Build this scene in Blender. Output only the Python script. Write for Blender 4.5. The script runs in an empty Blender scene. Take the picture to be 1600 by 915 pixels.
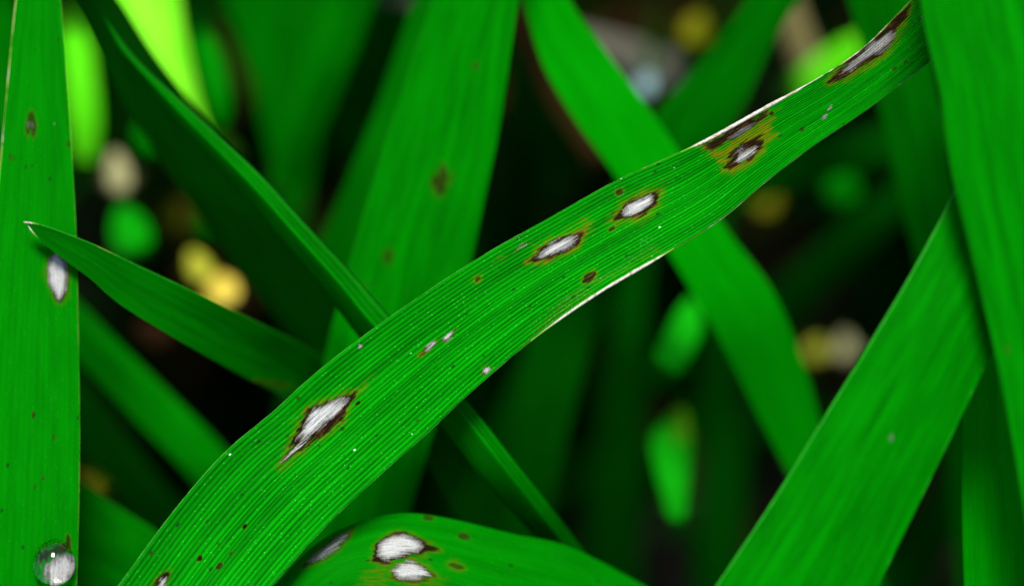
import bpy, math, random
import numpy as np
from mathutils import Vector, Matrix

# ------------------------------------------------------------------ camera, sky, sun, exposure
scene = bpy.context.scene
PITCH = math.radians(45)                      # looking down into the stand
FOCUS = 0.278
TARGET = np.array([0.0, 0.0, 0.30])           # the infected leaf hangs about 30 cm above the mud
FWD = np.array([0.0, math.cos(PITCH), -math.sin(PITCH)])
UP = np.array([0.0, math.sin(PITCH), math.cos(PITCH)])
RIGHT = np.array([1.0, 0.0, 0.0])
EYE = TARGET - FWD * FOCUS

cam_data = bpy.data.cameras.new('camera')
cam = bpy.data.objects.new('camera', cam_data)
scene.collection.objects.link(cam)
cam.matrix_world = Matrix(((RIGHT[0], UP[0], -FWD[0], EYE[0]),
                           (RIGHT[1], UP[1], -FWD[1], EYE[1]),
                           (RIGHT[2], UP[2], -FWD[2], EYE[2]), (0, 0, 0, 1)))
cam_data.lens = 100
cam_data.sensor_width = 36
cam_data.clip_start = 0.01
cam_data.clip_end = 500
cam_data.dof.use_dof = True
cam_data.dof.focus_distance = FOCUS
cam_data.dof.aperture_fstop = 7.0
scene.camera = cam

SUN = np.array([0.00, -0.12, 0.95]); SUN = SUN / np.linalg.norm(SUN)      # towards the sun
world = bpy.data.worlds.new('World'); scene.world = world; world.use_nodes = True
wn = world.node_tree.nodes; wl = world.node_tree.links
sky = wn.new('ShaderNodeTexSky'); sky.sky_type = 'NISHITA'; sky.sun_disc = False
sky.sun_elevation = math.asin(SUN[2]); sky.sun_rotation = math.atan2(SUN[0], SUN[1])
wl.new(sky.outputs[0], wn['Background'].inputs[0]); wn['Background'].inputs[1].default_value = 0.11
sl = bpy.data.lights.new('sun', 'SUN'); sl.energy = 4.2; sl.angle = math.radians(18); sl.color = (1, 0.96, 0.9)
so = bpy.data.objects.new('sun', sl); scene.collection.objects.link(so)
so.rotation_euler = Vector(SUN).to_track_quat('Z', 'Y').to_euler(); so.location = (0.4, 0, 1.2)

scene.view_settings.view_transform = 'Standard'; scene.view_settings.look = 'None'
scene.view_settings.exposure = 1.2; scene.view_settings.gamma = 1; scene.view_settings.use_curve_mapping = False
scene.cycles.use_denoising = True
scene.cycles.max_bounces = 10; scene.cycles.transmission_bounces = 8
scene.cycles.sample_clamp_indirect = 8

# ------------------------------------------------------------------ helpers
rng = np.random.default_rng(7)
MMPX = 0.36 / 1600                            # metres per photo pixel per metre of distance

def ray(x, y):
    return FWD + RIGHT * ((x - 800) * MMPX) - UP * ((y - 457.5) * MMPX)

def W(x, y, d):
    return EYE + ray(x, y) * d

def project(P):
    q = P - EYE
    d = q @ FWD
    return 800 + (q @ RIGHT) / d / MMPX, 457.5 - (q @ UP) / d / MMPX, d

def norm(a):
    return a / np.maximum(np.linalg.norm(a, axis=-1, keepdims=True), 1e-12)

_tab = rng.random((256, 256))
def noise2(a, b):
    a0 = np.floor(a).astype(int); b0 = np.floor(b).astype(int)
    fa = a - a0; fb = b - b0
    fa = fa * fa * (3 - 2 * fa); fb = fb * fb * (3 - 2 * fb)
    t = lambda i, j: _tab[i % 256, j % 256]
    return ((t(a0, b0) * (1 - fa) + t(a0 + 1, b0) * fa) * (1 - fb)
            + (t(a0, b0 + 1) * (1 - fa) + t(a0 + 1, b0 + 1) * fa) * fb)

def sdf(px, py, poly):
    """Signed distance to a closed outline, negative inside."""
    best = np.full(px.shape, 1e18); inside = np.zeros(px.shape, bool)
    n = len(poly)
    for i in range(n):
        ax, ay = poly[i]; bx, by = poly[(i + 1) % n]
        ex, ey = bx - ax, by - ay
        t = np.clip(((px - ax) * ex + (py - ay) * ey) / max(ex * ex + ey * ey, 1e-9), 0, 1)
        best = np.minimum(best, (px - ax - t * ex) ** 2 + (py - ay - t * ey) ** 2)
        if ay != by:
            c = ((ay > py) != (by > py)) & (px < ex * (py - ay) / ey + ax)
            inside ^= c
    d = np.sqrt(best)
    return np.where(inside, -d, d)

def sstep(e0, e1, x):
    t = np.clip((x - e0) / (e1 - e0), 0, 1)
    return t * t * (3 - 2 * t)

def mesh_np(name, V, quads, mat, parent=None, attrs=None, uv=None, normals=None, smooth=True):
    me = bpy.data.meshes.new(name)
    V = np.ascontiguousarray(V, dtype=np.float32)
    n, f = len(V), len(quads)
    me.vertices.add(n); me.vertices.foreach_set('co', V.ravel())
    me.loops.add(f * 4); me.loops.foreach_set('vertex_index', np.ascontiguousarray(quads, dtype=np.int32).ravel())
    me.polygons.add(f)
    me.polygons.foreach_set('loop_start', np.arange(f, dtype=np.int32) * 4)
    me.polygons.foreach_set('loop_total', np.full(f, 4, dtype=np.int32))
    if smooth:
        me.polygons.foreach_set('use_smooth', np.ones(f, dtype=bool))
    for k, a in (attrs or {}).items():
        at = me.attributes.new(k, 'FLOAT', 'POINT'); at.data.foreach_set('value', np.ascontiguousarray(a, dtype=np.float32))
    if uv is not None:
        at = me.attributes.new('blade_mm', 'FLOAT_VECTOR', 'POINT'); at.data.foreach_set('vector', np.ascontiguousarray(uv, dtype=np.float32).ravel())
    me.update()
    if normals is not None:
        me.normals_split_custom_set_from_vertices(np.ascontiguousarray(normals, dtype=np.float32).tolist())
    me.materials.append(mat)
    o = bpy.data.objects.new(name, me)
    scene.collection.objects.link(o)
    o.parent = parent
    return o

def keep_faces(V, Q, mask):
    used = np.unique(Q[mask])
    remap = np.zeros(len(V), dtype=np.int64); remap[used] = np.arange(len(used))
    return used, remap[Q[mask]]

def thing(name, loc, label, cat, group=None):
    o = bpy.data.objects.new(name, None); scene.collection.objects.link(o)
    o.empty_display_size = 0.005
    o['label'] = label; o['category'] = cat
    if group: o['group'] = group
    return o

# ------------------------------------------------------------------ materials
class N:
    def __init__(s, name):
        s.m = bpy.data.materials.new(name); s.m.use_nodes = True
        s.t = s.m.node_tree; s.t.nodes.clear()
        s.out = s.t.nodes.new('ShaderNodeOutputMaterial')
    def n(s, kind, **kw):
        nd = s.t.nodes.new(kind)
        for k, v in kw.items(): setattr(nd, k, v)
        return nd
    def link(s, a, b): s.t.links.new(a, b)
    def val(s, sock, v):
        if hasattr(v, 'is_output'): s.link(v, sock)
        else: sock.default_value = v
    def attr(s, name):
        a = s.n('ShaderNodeAttribute', attribute_name=name); return a
    def math(s, op, a, b=0.0, clamp=False):
        m = s.n('ShaderNodeMath', operation=op, use_clamp=clamp); s.val(m.inputs[0], a); s.val(m.inputs[1], b); return m.outputs[0]
    def mix(s, f, a, b):
        m = s.n('ShaderNodeMix', data_type='RGBA'); s.val(m.inputs[0], f)
        s.val(m.inputs[6], a if hasattr(a, 'is_output') else (*a, 1)); s.val(m.inputs[7], b if hasattr(b, 'is_output') else (*b, 1))
        return m.outputs[2]
    def ramp(s, f, lo, hi):
        m = s.n('ShaderNodeMapRange', clamp=True); m.interpolation_type = 'SMOOTHSTEP'
        s.val(m.inputs[0], f); m.inputs[1].default_value = lo; m.inputs[2].default_value = hi
        return m.outputs[0]
    def scaled(s, vec, sc):
        m = s.n('ShaderNodeVectorMath', operation='MULTIPLY'); s.link(vec, m.inputs[0]); m.inputs[1].default_value = sc; return m.outputs[0]
    def noise(s, vec, scale=1.0, detail=2.0, rough=0.5):
        t = s.n('ShaderNodeTexNoise'); s.link(vec, t.inputs['Vector']); t.inputs['Scale'].default_value = scale
        t.inputs['Detail'].default_value = detail; t.inputs['Roughness'].default_value = rough; return t.outputs['Fac']

def blade_material(name, dark, light, trans, t_share=0.35, spec=0.12, rough=0.45, specks=0.0, bump=0.3, vein=0.5):
    """Leaf skin: parallel veins, mottling, papillae; spots where the lesion attributes say."""
    s = N(name)
    P = s.attr('blade_mm').outputs['Vector']
    mott = s.noise(s.scaled(P, (0.9, 0.12, 1)), 1.0, 3)
    fine = s.noise(s.scaled(P, (9.0, 1.1, 1)), 1.0, 2)
    vn = s.attr('vein').outputs['Fac']
    band = s.noise(s.scaled(P, (0.33, 0.012, 1)), 1.0, 2)
    f = s.math('ADD', s.math('MULTIPLY', s.ramp(mott, 0.3, 0.7), 0.45 if vein < 0.5 else 0.28), s.math('MULTIPLY', s.math('POWER', vn, 1.6 if vein > 0.5 else 1.0), vein))
    f = s.math('ADD', f, s.math('MULTIPLY', s.math('SUBTRACT', fine, 0.5), 0.5), clamp=True)
    f = s.math('ADD', f, s.math('MULTIPLY', s.math('SUBTRACT', band, 0.5), 1.1 if vein < 0.5 else 0.35), clamp=True)
    col = s.mix(f, dark, light)
    papil = None
    if specks > 0:
        vo = s.n('ShaderNodeTexVoronoi', feature='F1'); s.link(s.scaled(P, (4.2, 3.0, 1)), vo.inputs['Vector']); vo.inputs['Scale'].default_value = 1.0
        sep = s.n('ShaderNodeSeparateColor'); s.link(vo.outputs['Color'], sep.inputs[0])
        dot = s.math('MULTIPLY', s.ramp(vo.outputs['Distance'], 0.24, 0.12), s.ramp(sep.outputs[0], 0.52, 0.95))
        papil = s.math('MULTIPLY', dot, s.math('MULTIPLY', vn, specks))
        col = s.mix(papil, col, tuple(min(1, c * 2.6 + 0.04) for c in light))  # sparkle of the papillae painted in as paler dots
        v2 = s.n('ShaderNodeTexVoronoi', feature='F1'); s.link(s.scaled(P, (0.62, 0.42, 1)), v2.inputs['Vector']); v2.inputs['Scale'].default_value = 1.0
        sp2 = s.n('ShaderNodeSeparateColor'); s.link(v2.outputs['Color'], sp2.inputs[0])
        wdot = s.math('MULTIPLY', s.ramp(s.math('DIVIDE', v2.outputs['Distance'], s.math('ADD', sp2.outputs[0], 0.3)), 0.065, 0.035), s.ramp(sp2.outputs[1], 0.66, 0.68))
        col = s.mix(s.math('MULTIPLY', wdot, specks), col, (0.5, 0.6, 0.5))
        ddot = s.math('MULTIPLY', s.ramp(v2.outputs['Distance'], 0.13, 0.08), s.ramp(sp2.outputs[2], 0.86, 0.88))
        col = s.mix(s.math('MULTIPLY', ddot, 0.75), col, (0.004, 0.012, 0.003))
    # necrotic spots
    halo = s.attr('halo').outputs['Fac']; dust = s.attr('dust').outputs['Fac']
    streak = s.noise(s.scaled(P, (5.0, 0.7, 1)), 1.0, 3, 0.6)
    grit = s.noise(s.scaled(P, (11.0, 5.0, 1)), 1.0, 3, 0.7)
    strk2 = s.noise(s.scaled(P, (6.5, 0.45, 1)), 1.0, 2, 0.6)
    rag = s.math('ADD', s.math('MULTIPLY', s.math('SUBTRACT', streak, 0.5), 0.75), s.math('MULTIPLY', s.math('SUBTRACT', grit, 0.5), 0.5))
    rag2 = s.math('ADD', s.math('MULTIPLY', s.math('SUBTRACT', strk2, 0.5), 0.8), s.math('MULTIPLY', s.math('SUBTRACT', grit, 0.5), 0.55))
    dk = s.math('MULTIPLY', s.ramp(s.math('ADD', s.attr('dsd').outputs['Fac'], rag), 0.36, 0.68), s.attr('damt').outputs['Fac'])
    core = s.math('MULTIPLY', s.ramp(s.math('ADD', s.attr('csd').outputs['Fac'], rag2), 0.42, 0.58), s.attr('camt').outputs['Fac'])
    hal = s.math('MULTIPLY', halo, s.ramp(streak, 0.30, 0.72))
    hcol = s.mix(s.ramp(s.math('ADD', halo, s.math('MULTIPLY', s.math('SUBTRACT', streak, 0.5), 0.9)), 0.45, 1.0), (0.055, 0.095, 0.0008), (0.15, 0.075, 0.0015))
    col = s.mix(hal, col, hcol)
    dcol = s.mix(s.ramp(streak, 0.5, 0.8), (0.009, 0.0045, 0.002), (0.075, 0.036, 0.012))
    col = s.mix(dk, col, dcol)
    cg = s.math('ADD', s.math('MULTIPLY', grit, 0.55), s.math('MULTIPLY', strk2, 0.6))
    cdep = s.attr('cdep').outputs['Fac']
    ccol = s.mix(s.ramp(s.math('ADD', cg, s.math('MULTIPLY', s.math('SUBTRACT', cdep, 0.6), 0.26)), 0.36, 0.82), (0.055, 0.05, 0.04), (0.40, 0.41, 0.385))
    col = s.mix(core, col, ccol)
    dgrain = s.ramp(s.noise(s.scaled(P, (7.0, 3.5, 1)), 1.0, 3, 0.7), 0.60, 0.68)
    col = s.mix(s.math('MULTIPLY', dust, s.math('MULTIPLY', dgrain, 0.7)), col, (0.16, 0.38, 0.20))
    sick = s.math('MAXIMUM', core, dk)
    bs = s.n('ShaderNodeBsdfPrincipled'); s.link(col, bs.inputs['Base Color'])
    bs.inputs['Roughness'].default_value = rough
    s.link(s.math('MULTIPLY', s.math('SUBTRACT', 1.0, sick), spec * 0.25), bs.inputs['Specular IOR Level'])
    tr = s.n('ShaderNodeBsdfTranslucent'); s.link(s.mix(sick, trans, (0.02, 0.012, 0.006)), tr.inputs['Color'])
    b = s.n('ShaderNodeBump'); b.inputs['Strength'].default_value = bump; b.inputs['Distance'].default_value = 0.00005
    hgt = s.math('ADD', fine, s.math('MULTIPLY', sick, grit))
    if papil is not None: hgt = s.math('ADD', hgt, papil)
    s.link(hgt, b.inputs['Height']); s.link(b.outputs[0], bs.inputs['Normal'])
    mx = s.n('ShaderNodeMixShader'); mx.inputs[0].default_value = t_share
    s.link(bs.outputs[0], mx.inputs[1]); s.link(tr.outputs[0], mx.inputs[2]); s.link(mx.outputs[0], s.out.inputs['Surface'])
    return s.m

M = {}
M['subject'] = blade_material('infected_leaf_skin', (0.0002, 0.038, 0.0003), (0.0008, 0.20, 0.0008), (0.0005, 0.30, 0.0005), 0.22, 0.03, 0.42, specks=0.9, bump=0.35, vein=0.85)
M['fresh'] = blade_material('fresh_leaf_skin', (0.0003, 0.085, 0.0003), (0.0006, 0.175, 0.0006), (0.0004, 0.40, 0.0004), 0.3, 0.015, 0.5, vein=0.25)
M['plain'] = blade_material('mature_leaf_skin', (0.0002, 0.060, 0.0002), (0.0005, 0.13, 0.0005), (0.0004, 0.30, 0.0004), 0.3, 0.012, 0.5, vein=0.25)
M['dim'] = blade_material('dim_leaf_skin', (0.0002, 0.052, 0.0002), (0.0004, 0.100, 0.0004), (0.0003, 0.16, 0.0003), 0.25, 0.012, 0.5, vein=0.35)
M['vivid'] = blade_material('vivid_leaf_skin', (0.0003, 0.15, 0.0003), (0.0008, 0.22, 0.0008), (0.0004, 0.45, 0.0004), 0.3, 0.012, 0.5, vein=0.25)
M['shade'] = blade_material('shade_leaf_skin', (0.0001, 0.011, 0.0001), (0.0002, 0.024, 0.0002), (0.0001, 0.05, 0.0001), 0.2, 0.01, 0.6, vein=0.3)  # darkened copy of the leaf green, shade put into the colour
M['rolled'] = blade_material('rolled_leaf_skin', (0.0002, 0.045, 0.0002), (0.0006, 0.14, 0.0006), (0.0003, 0.12, 0.0003), 0.12, 0.03, 0.45, vein=0.6)
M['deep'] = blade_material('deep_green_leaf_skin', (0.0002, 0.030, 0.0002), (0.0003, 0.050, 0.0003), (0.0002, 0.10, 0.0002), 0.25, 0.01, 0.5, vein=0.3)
M['gloom'] = blade_material('shade_darkened_leaf_skin', (0.0001, 0.003, 0.0001), (0.0001, 0.009, 0.0001), (0.0001, 0.015, 0.0001), 0.2, 0.01, 0.6, vein=0.3)  # near-black green stands in for deep shade in the gaps
M['spotted'] = blade_material('spotted_leaf_skin', (0.0003, 0.095, 0.0003), (0.0006, 0.15, 0.0006), (0.0004, 0.35, 0.0004), 0.3, 0.015, 0.5, specks=0.25, vein=0.3)
M['lime'] = blade_material('young_lime_leaf_skin', (0.10, 0.58, 0.004), (0.34, 0.74, 0.05), (0.25, 0.85, 0.02), 0.4, 0.03, 0.5, vein=0.2)
M['young'] = blade_material('young_leaf_skin', (0.06, 0.50, 0.003), (0.14, 0.62, 0.012), (0.15, 0.8, 0.01), 0.4, 0.03, 0.5, vein=0.2)
M['bright'] = blade_material('sunlit_green_leaf_skin', (0.002, 0.24, 0.002), (0.008, 0.36, 0.006), (0.01, 0.75, 0.01), 0.4, 0.02, 0.5, vein=0.2)  # raised green stands in for sunlight on leaf ends farther back
M['yellow'] = blade_material('yellowed_leaf_skin', (0.40, 0.31, 0.02), (0.66, 0.52, 0.11), (0.6, 0.45, 0.1), 0.25, 0.05, 0.5, vein=0.2)
M['olive'] = blade_material('olive_leaf_skin', (0.09, 0.095, 0.002), (0.17, 0.165, 0.006), (0.3, 0.3, 0.01), 0.3, 0.02, 0.5, vein=0.2)
M['yellow_green'] = blade_material('yellow_green_leaf_skin', (0.28, 0.30, 0.01), (0.42, 0.42, 0.06), (0.4, 0.4, 0.05), 0.3, 0.02, 0.5, vein=0.2)
M['pale_straw'] = blade_material('pale_straw_skin', (0.20, 0.19, 0.08), (0.30, 0.29, 0.14), (0.2, 0.2, 0.08), 0.2, 0.02, 0.6, vein=0.3)
M['straw'] = blade_material('straw_skin', (0.09, 0.075, 0.025), (0.17, 0.15, 0.06), (0.2, 0.15, 0.06), 0.15, 0.03, 0.6, vein=0.3)
M['dewlike'] = blade_material('dewlike_tip_skin', (0.10, 0.17, 0.17), (0.20, 0.30, 0.30), (0.1, 0.15, 0.15), 0.1, 0.03, 0.7, vein=0.3)  # bluish tone painted for sky light caught in a blurred drop
M['moss'] = blade_material('mossy_leaf_skin', (0.03, 0.06, 0.001), (0.06, 0.09, 0.002), (0.05, 0.1, 0.002), 0.2, 0.01, 0.6, vein=0.3)
M['brown'] = blade_material('withered_leaf_skin', (0.014, 0.006, 0.002), (0.036, 0.018, 0.007), (0.06, 0.03, 0.01), 0.15, 0.02, 0.7, vein=0.3)
M['grey'] = blade_material('dead_grey_leaf_skin', (0.05, 0.048, 0.036), (0.12, 0.115, 0.09), (0.1, 0.1, 0.08), 0.1, 0.02, 0.7, vein=0.3)

def margin_material(name, green):
    s = N(name)
    P = s.attr('blade_mm').outputs['Vector']; dry = s.attr('dry').outputs['Fac']
    g = s.noise(s.scaled(P, (3.0, 2.2, 1)), 1.0, 3, 0.6)
    cream = s.mix(s.ramp(g, 0.3, 0.6), (0.26, 0.20, 0.11), (0.52, 0.49, 0.42))
    col = s.mix(s.ramp(dry, 0.25, 0.7), s.mix(s.ramp(s.math('ADD', dry, s.math('MULTIPLY', g, 0.35)), 0.15, 0.45), green, (0.16, 0.27, 0.03)), cream)
    bs = s.n('ShaderNodeBsdfPrincipled'); s.link(col, bs.inputs['Base Color']); bs.inputs['Roughness'].default_value = 0.5
    bs.inputs['Specular IOR Level'].default_value = 0.15
    tr = s.n('ShaderNodeBsdfTranslucent'); s.link(col, tr.inputs['Color'])
    mx = s.n('ShaderNodeMixShader'); mx.inputs[0].default_value = 0.3
    s.link(bs.outputs[0], mx.inputs[1]); s.link(tr.outputs[0], mx.inputs[2]); s.link(mx.outputs[0], s.out.inputs['Surface'])
    return s.m
M['margin'] = margin_material('leaf_margin_skin', (0.05, 0.40, 0.03))
M['margin_soft'] = margin_material('soft_margin_skin', (0.001, 0.20, 0.001))
M['margin_deep'] = margin_material('deep_margin_skin', (0.0003, 0.07, 0.0003))

def water_material():
    s = N('dew_water')
    g = s.n('ShaderNodeBsdfGlass'); g.inputs['IOR'].default_value = 1.333; g.inputs['Roughness'].default_value = 0.0
    s.link(g.outputs[0], s.out.inputs['Surface'])
    return s.m
M['water'] = water_material()

def mud_material():
    s = N('wet_mud')
    tc = s.n('ShaderNodeTexCoord')
    a = s.noise(tc.outputs['Object'], 9, 5, 0.6)
    col = s.mix(s.ramp(a, 0.35, 0.7), (0.006, 0.005, 0.004), (0.022, 0.017, 0.012))
    bs = s.n('ShaderNodeBsdfPrincipled'); s.link(col, bs.inputs['Base Color']); bs.inputs['Roughness'].default_value = 0.6
    bs.inputs['Specular IOR Level'].default_value = 0.15
    b = s.n('ShaderNodeBump'); b.inputs['Strength'].default_value = 0.6; b.inputs['Distance'].default_value = 0.01
    s.link(s.noise(tc.outputs['Object'], 40, 5, 0.6), b.inputs['Height']); s.link(b.outputs[0], bs.inputs['Normal'])
    s.link(bs.outputs[0], s.out.inputs['Surface'])
    return s.m
M['mud'] = mud_material()

# ------------------------------------------------------------------ leaf builder
DOWN = np.array([0, 0, -1.0])

def extend_base(A, B, T, bul, step=0.012, pull=0.16, narrow=0.5):
    """Carry a blade on, bending over, down to the mud."""
    c = (A + B) / 2; w = B - A; wl_ = np.linalg.norm(w); out = []
    d = T / np.linalg.norm(T); width = wl_
    for k in range(60):
        d = d + DOWN * pull; d /= np.linalg.norm(d)
        c = c + d * step
        w = w - d * (w @ d); w = w / np.linalg.norm(w)
        width = max(wl_ * narrow, width * 0.965)
        width = max(width, 0.003)
        out.append((c - w * width / 2, c + w * width / 2, bul))
        if c[2] < -0.006: break
    return out

def extend_tip(A, B, T, bul, length=0.04, droop=0.05):
    c = (A + B) / 2; w = B - A; wl_ = np.linalg.norm(w); out = []
    d = T / np.linalg.norm(T); n = 8
    for k in range(1, n + 1):
        d = d + DOWN * droop; d /= np.linalg.norm(d)
        c = c + d * length / n
        w = w - d * (w @ d); w = w / np.linalg.norm(w)
        width = wl_ * max(0.012, (1 - (k / n) ** 1.6))
        out.append((c - w * width / 2, c + w * width / 2, bul))
    return out

def catmull(P, seg, t):
    """Catmull-Rom through the rows of P; seg: index of segment, t in 0..1 (arrays)."""
    n = len(P)
    p0 = P[np.maximum(seg - 1, 0)]; p1 = P[seg]; p2 = P[np.minimum(seg + 1, n - 1)]; p3 = P[np.minimum(seg + 2, n - 1)]
    t = t[:, None]
    return 0.5 * ((2 * p1) + (-p0 + p2) * t + (2 * p0 - 5 * p1 + 4 * p2 - p3) * t ** 2 + (-p0 + 3 * p1 - 3 * p2 + p3) * t ** 3)

def leaf(label, stations, mat, start=None, end=None, name='rice_leaf', cat='leaf', group=None, bulge=0.05, fold=0.0,
         vein_mm=0.5, vein_h=0.02, nu=24, res=0.0012, thick=0.00018, lesions=(), dusts=(), halos=(), margin=(0.00006, 0.00006),
         dry=None, margin_mat='margin_soft', midrib=0.00025, wave=0.0, apex=None, start_dir=None, end_dir=None, pull=0.16,
         part_label=None):
    """stations: (xa, ya, xb, yb, da[, db]) - the two edges of the blade at each station, with their distances.
    start / end: None, 'base' (runs down to the mud) or 'tip' (tapers out)."""
    A = []; Bp = []; bl = []
    for s in stations:
        da = s[4]; db = s[5] if len(s) > 5 else s[4]
        A.append(W(s[0], s[1], da)); Bp.append(W(s[2], s[3], db)); bl.append(bulge)
    def app(kind, at, T, front):
        if kind is None: return
        ex = (extend_base(A[at], Bp[at], T, bulge, pull=pull) if kind == 'base' else extend_tip(A[at], Bp[at], T, bulge))
        for (a, b, u) in ex:
            if front: A.insert(0, a); Bp.insert(0, b); bl.insert(0, u)
            else: A.append(a); Bp.append(b); bl.append(u)
    cen = lambda i: (A[i] + Bp[i]) / 2
    n_in = len(A)
    T0 = cen(0) - cen(1) if start_dir is None else np.array(start_dir, float)
    T1 = cen(-1) - cen(-2) if end_dir is None else np.array(end_dir, float)
    app(start, 0, T0, True); n_front = len(A) - n_in
    app(end, -1, T1, False)
    A = np.array(A); Bp = np.array(Bp); bl = np.array(bl)
    ns = len(A)
    seg = []; tt = []
    for i in range(ns - 1):
        L = max(np.linalg.norm(A[i + 1] - A[i]), np.linalg.norm(Bp[i + 1] - Bp[i]))
        inside = n_front <= i < n_front + n_in - 1
        k = max(2, int(math.ceil(L / (res if inside else max(res, 0.004)))))
        seg += [i] * k; tt += list(np.arange(k) / k)
    seg.append(ns - 2); tt.append(1.0)
    seg = np.array(seg); tt = np.array(tt)
    EA = catmull(A, seg, tt); EB = catmull(Bp, seg, tt); bu = np.interp(seg + tt, np.arange(ns), bl)
    nv = len(EA)
    C = (EA + EB) / 2
    T = norm(np.gradient(C, axis=0)); Wd = EB - EA; wid = np.linalg.norm(Wd, axis=1)
    # carry the width direction through points where the blade closes to a tip
    Wn = norm(Wd); ok = wid > 1e-5
    if not ok.all():
        idx = np.where(ok)[0]; Wn = Wn[idx[np.argmin(np.abs(np.arange(nv)[:, None] - idx[None, :]), axis=1)]]
    Nn = norm(np.cross(T, Wn))
    mid = n_front + n_in // 2
    jm = int(np.argmin(np.abs(seg + tt - mid)))
    if Nn[jm] @ (EYE - C[jm]) < 0: Nn = -Nn
    ln = np.concatenate([[0], np.cumsum(np.linalg.norm(np.diff(C, axis=0), axis=1))])
    u = np.linspace(0, 1, nu)
    prof = 4 * u * (1 - u)
    tri = 1 - np.abs(2 * u - 1) if apex is None else np.minimum(u / apex, (1 - u) / (1 - apex)) ** 0.85
    nve = max(3, round(np.max(wid) / (vein_mm * 1e-3)))
    rv = np.random.default_rng(nve * 13 + len(stations))
    cuts = np.concatenate([[0], np.cumsum(np.clip(1 + 0.16 * rv.standard_normal(nve), 0.7, 1.4))]); cuts /= cuts[-1]
    amp = np.where(rv.random(nve) < 0.3, 1.0, 0.72 + 0.2 * rv.random(nve))
    ri = np.clip(np.searchsorted(cuts, u, side='right') - 1, 0, nve - 1)
    rt = (u - cuts[ri]) / (cuts[ri + 1] - cuts[ri])
    vein = np.abs(np.sin(math.pi * rt)) ** 0.75 * amp[ri]
    vary = 0.84 + 0.26 * noise2(np.broadcast_to(ri[None, :] * 7.3 + 0.5, (nv, nu)), np.broadcast_to(ln[:, None] * 1e3 * 0.16, (nv, nu)))
    hv = np.minimum(1.0, wid / (0.5 * np.max(wid)))
    h = (bu * wid)[:, None] * prof[None, :] + (fold * wid)[:, None] * tri[None, :] + (vein_h * 1e-3 * hv)[:, None] * vein[None, :]
    if wave:
        h = h + wave * np.sin(ln * 95 + 0.7)[:, None] * ((u - 0.5) ** 2 * 4)[None, :]
    G = EA[:, None, :] + u[None, :, None] * Wd[:, None, :] + Nn[:, None, :] * h[:, :, None]
    # smooth normals of the whole front sheet
    gu = np.gradient(G, axis=1); gv = np.gradient(G, axis=0)
    NG = np.cross(gv, gu)
    sgn = 1.0 if NG[jm, nu // 2] @ Nn[jm] > 0 else -1.0
    NG = norm(NG * sgn)
    bad = np.linalg.norm(NG, axis=2) < 0.5
    NG[bad] = np.broadcast_to(Nn[:, None, :], NG.shape)[bad]
    root_i = 0 if start == 'base' or end != 'base' else nv - 1
    idx = np.arange(nv * nu).reshape(nv, nu)
    Q = np.stack([idx[:-1, :-1], idx[1:, :-1], idx[1:, 1:], idx[:-1, 1:]], axis=-1).reshape(-1, 4)
    wind = (lambda q: q) if sgn > 0 else (lambda q: q[:, ::-1])
    Q = wind(Q)
    V = G.reshape(-1, 3)
    uvv = np.zeros((nv, nu, 3)); uvv[:, :, 0] = u[None, :] * wid.max() * 1e3; uvv[:, :, 1] = ln[:, None] * 1e3
    off = rng.random(2) * 60; uvv[:, :, 0] += off[0]; uvv[:, :, 1] += off[1]
    uvf = uvv.reshape(-1, 3)
    att = {'vein': np.clip(vein[None, :] * vary * hv[:, None], 0, 1).reshape(-1)}
    root = thing(name, None, label, cat, group)
    px, py, _ = project(V)
    nj = (noise2(uvf[:, 0] * 2.6, uvf[:, 1] * 0.9) - 0.5) + 0.7 * (noise2(uvf[:, 0] * 6 + 9, uvf[:, 1] * 2.5) - 0.5) + 1.3 * (noise2(uvf[:, 0] * 5.3 + 3, uvf[:, 1] * 0.33 + 7) - 0.5)
    csd = np.zeros(len(V)); dsd = np.zeros(len(V)); camt = np.zeros(len(V)); damt = np.zeros(len(V)); cdep = np.zeros(len(V)); core = np.zeros(len(V)); dark = np.zeros(len(V)); halo = np.zeros(len(V)); dust = np.zeros(len(V)); owner = np.full(len(V), -1)
    for poly, amt in halos:
        halo = np.maximum(halo, amt * sstep(5, -9, sdf(px, py, poly) + nj * 12))
    for poly in dusts:
        dust = np.maximum(dust, sstep(8, -8, sdf(px, py, poly) + nj * 10))
    for k, le in enumerate(lesions):
        j = le.get('jag', 6); sf = le.get('soft', 1.6)
        ext = np.ptp(np.array(le.get('dark') or le['core'], float), axis=0).max(); nw = 6.5 if ext > 30 else (4.0 if ext > 18 else 2.2)
        d = None
        if le.get('dark'):
            d = sdf(px, py, le['dark']) + nj * j
            dd = sstep(sf, -sf, d); dark = np.maximum(dark, dd * le.get('dk', 1.0))
            owner[(dd > 0.5)] = k
            q = np.clip(0.5 - d / (2 * nw), 0, 1); m = q > dsd; damt[m] = le.get('dk', 1.0); dsd = np.maximum(dsd, q)
            hs = le.get('halo', 9)
            if hs: halo = np.maximum(halo, le.get('h', 1.0) * sstep(hs, 0, d))
        if le.get('core'):
            c = sdf(px, py, le['core']) + nj * j * 0.8
            cc = sstep(sf, -sf, c); core = np.maximum(core, cc * le.get('cw', 1.0)); cdep = np.maximum(cdep, sstep(1, -9, c) * le.get('cw', 1.0))
            owner[(cc > 0.5) & (owner < 0)] = k
            q = np.clip(0.5 - c / (2 * nw), 0, 1); m = q > csd; camt[m] = le.get('cw', 1.0); csd = np.maximum(csd, q)
    att['csd'] = csd; att['dsd'] = dsd; att['camt'] = camt; att['damt'] = damt; att['cdep'] = cdep; att['halo'] = halo; att['dust'] = dust
    NF = NG.reshape(-1, 3)
    fo = np.full(len(Q), -1); fc = np.zeros(len(Q), bool)
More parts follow.
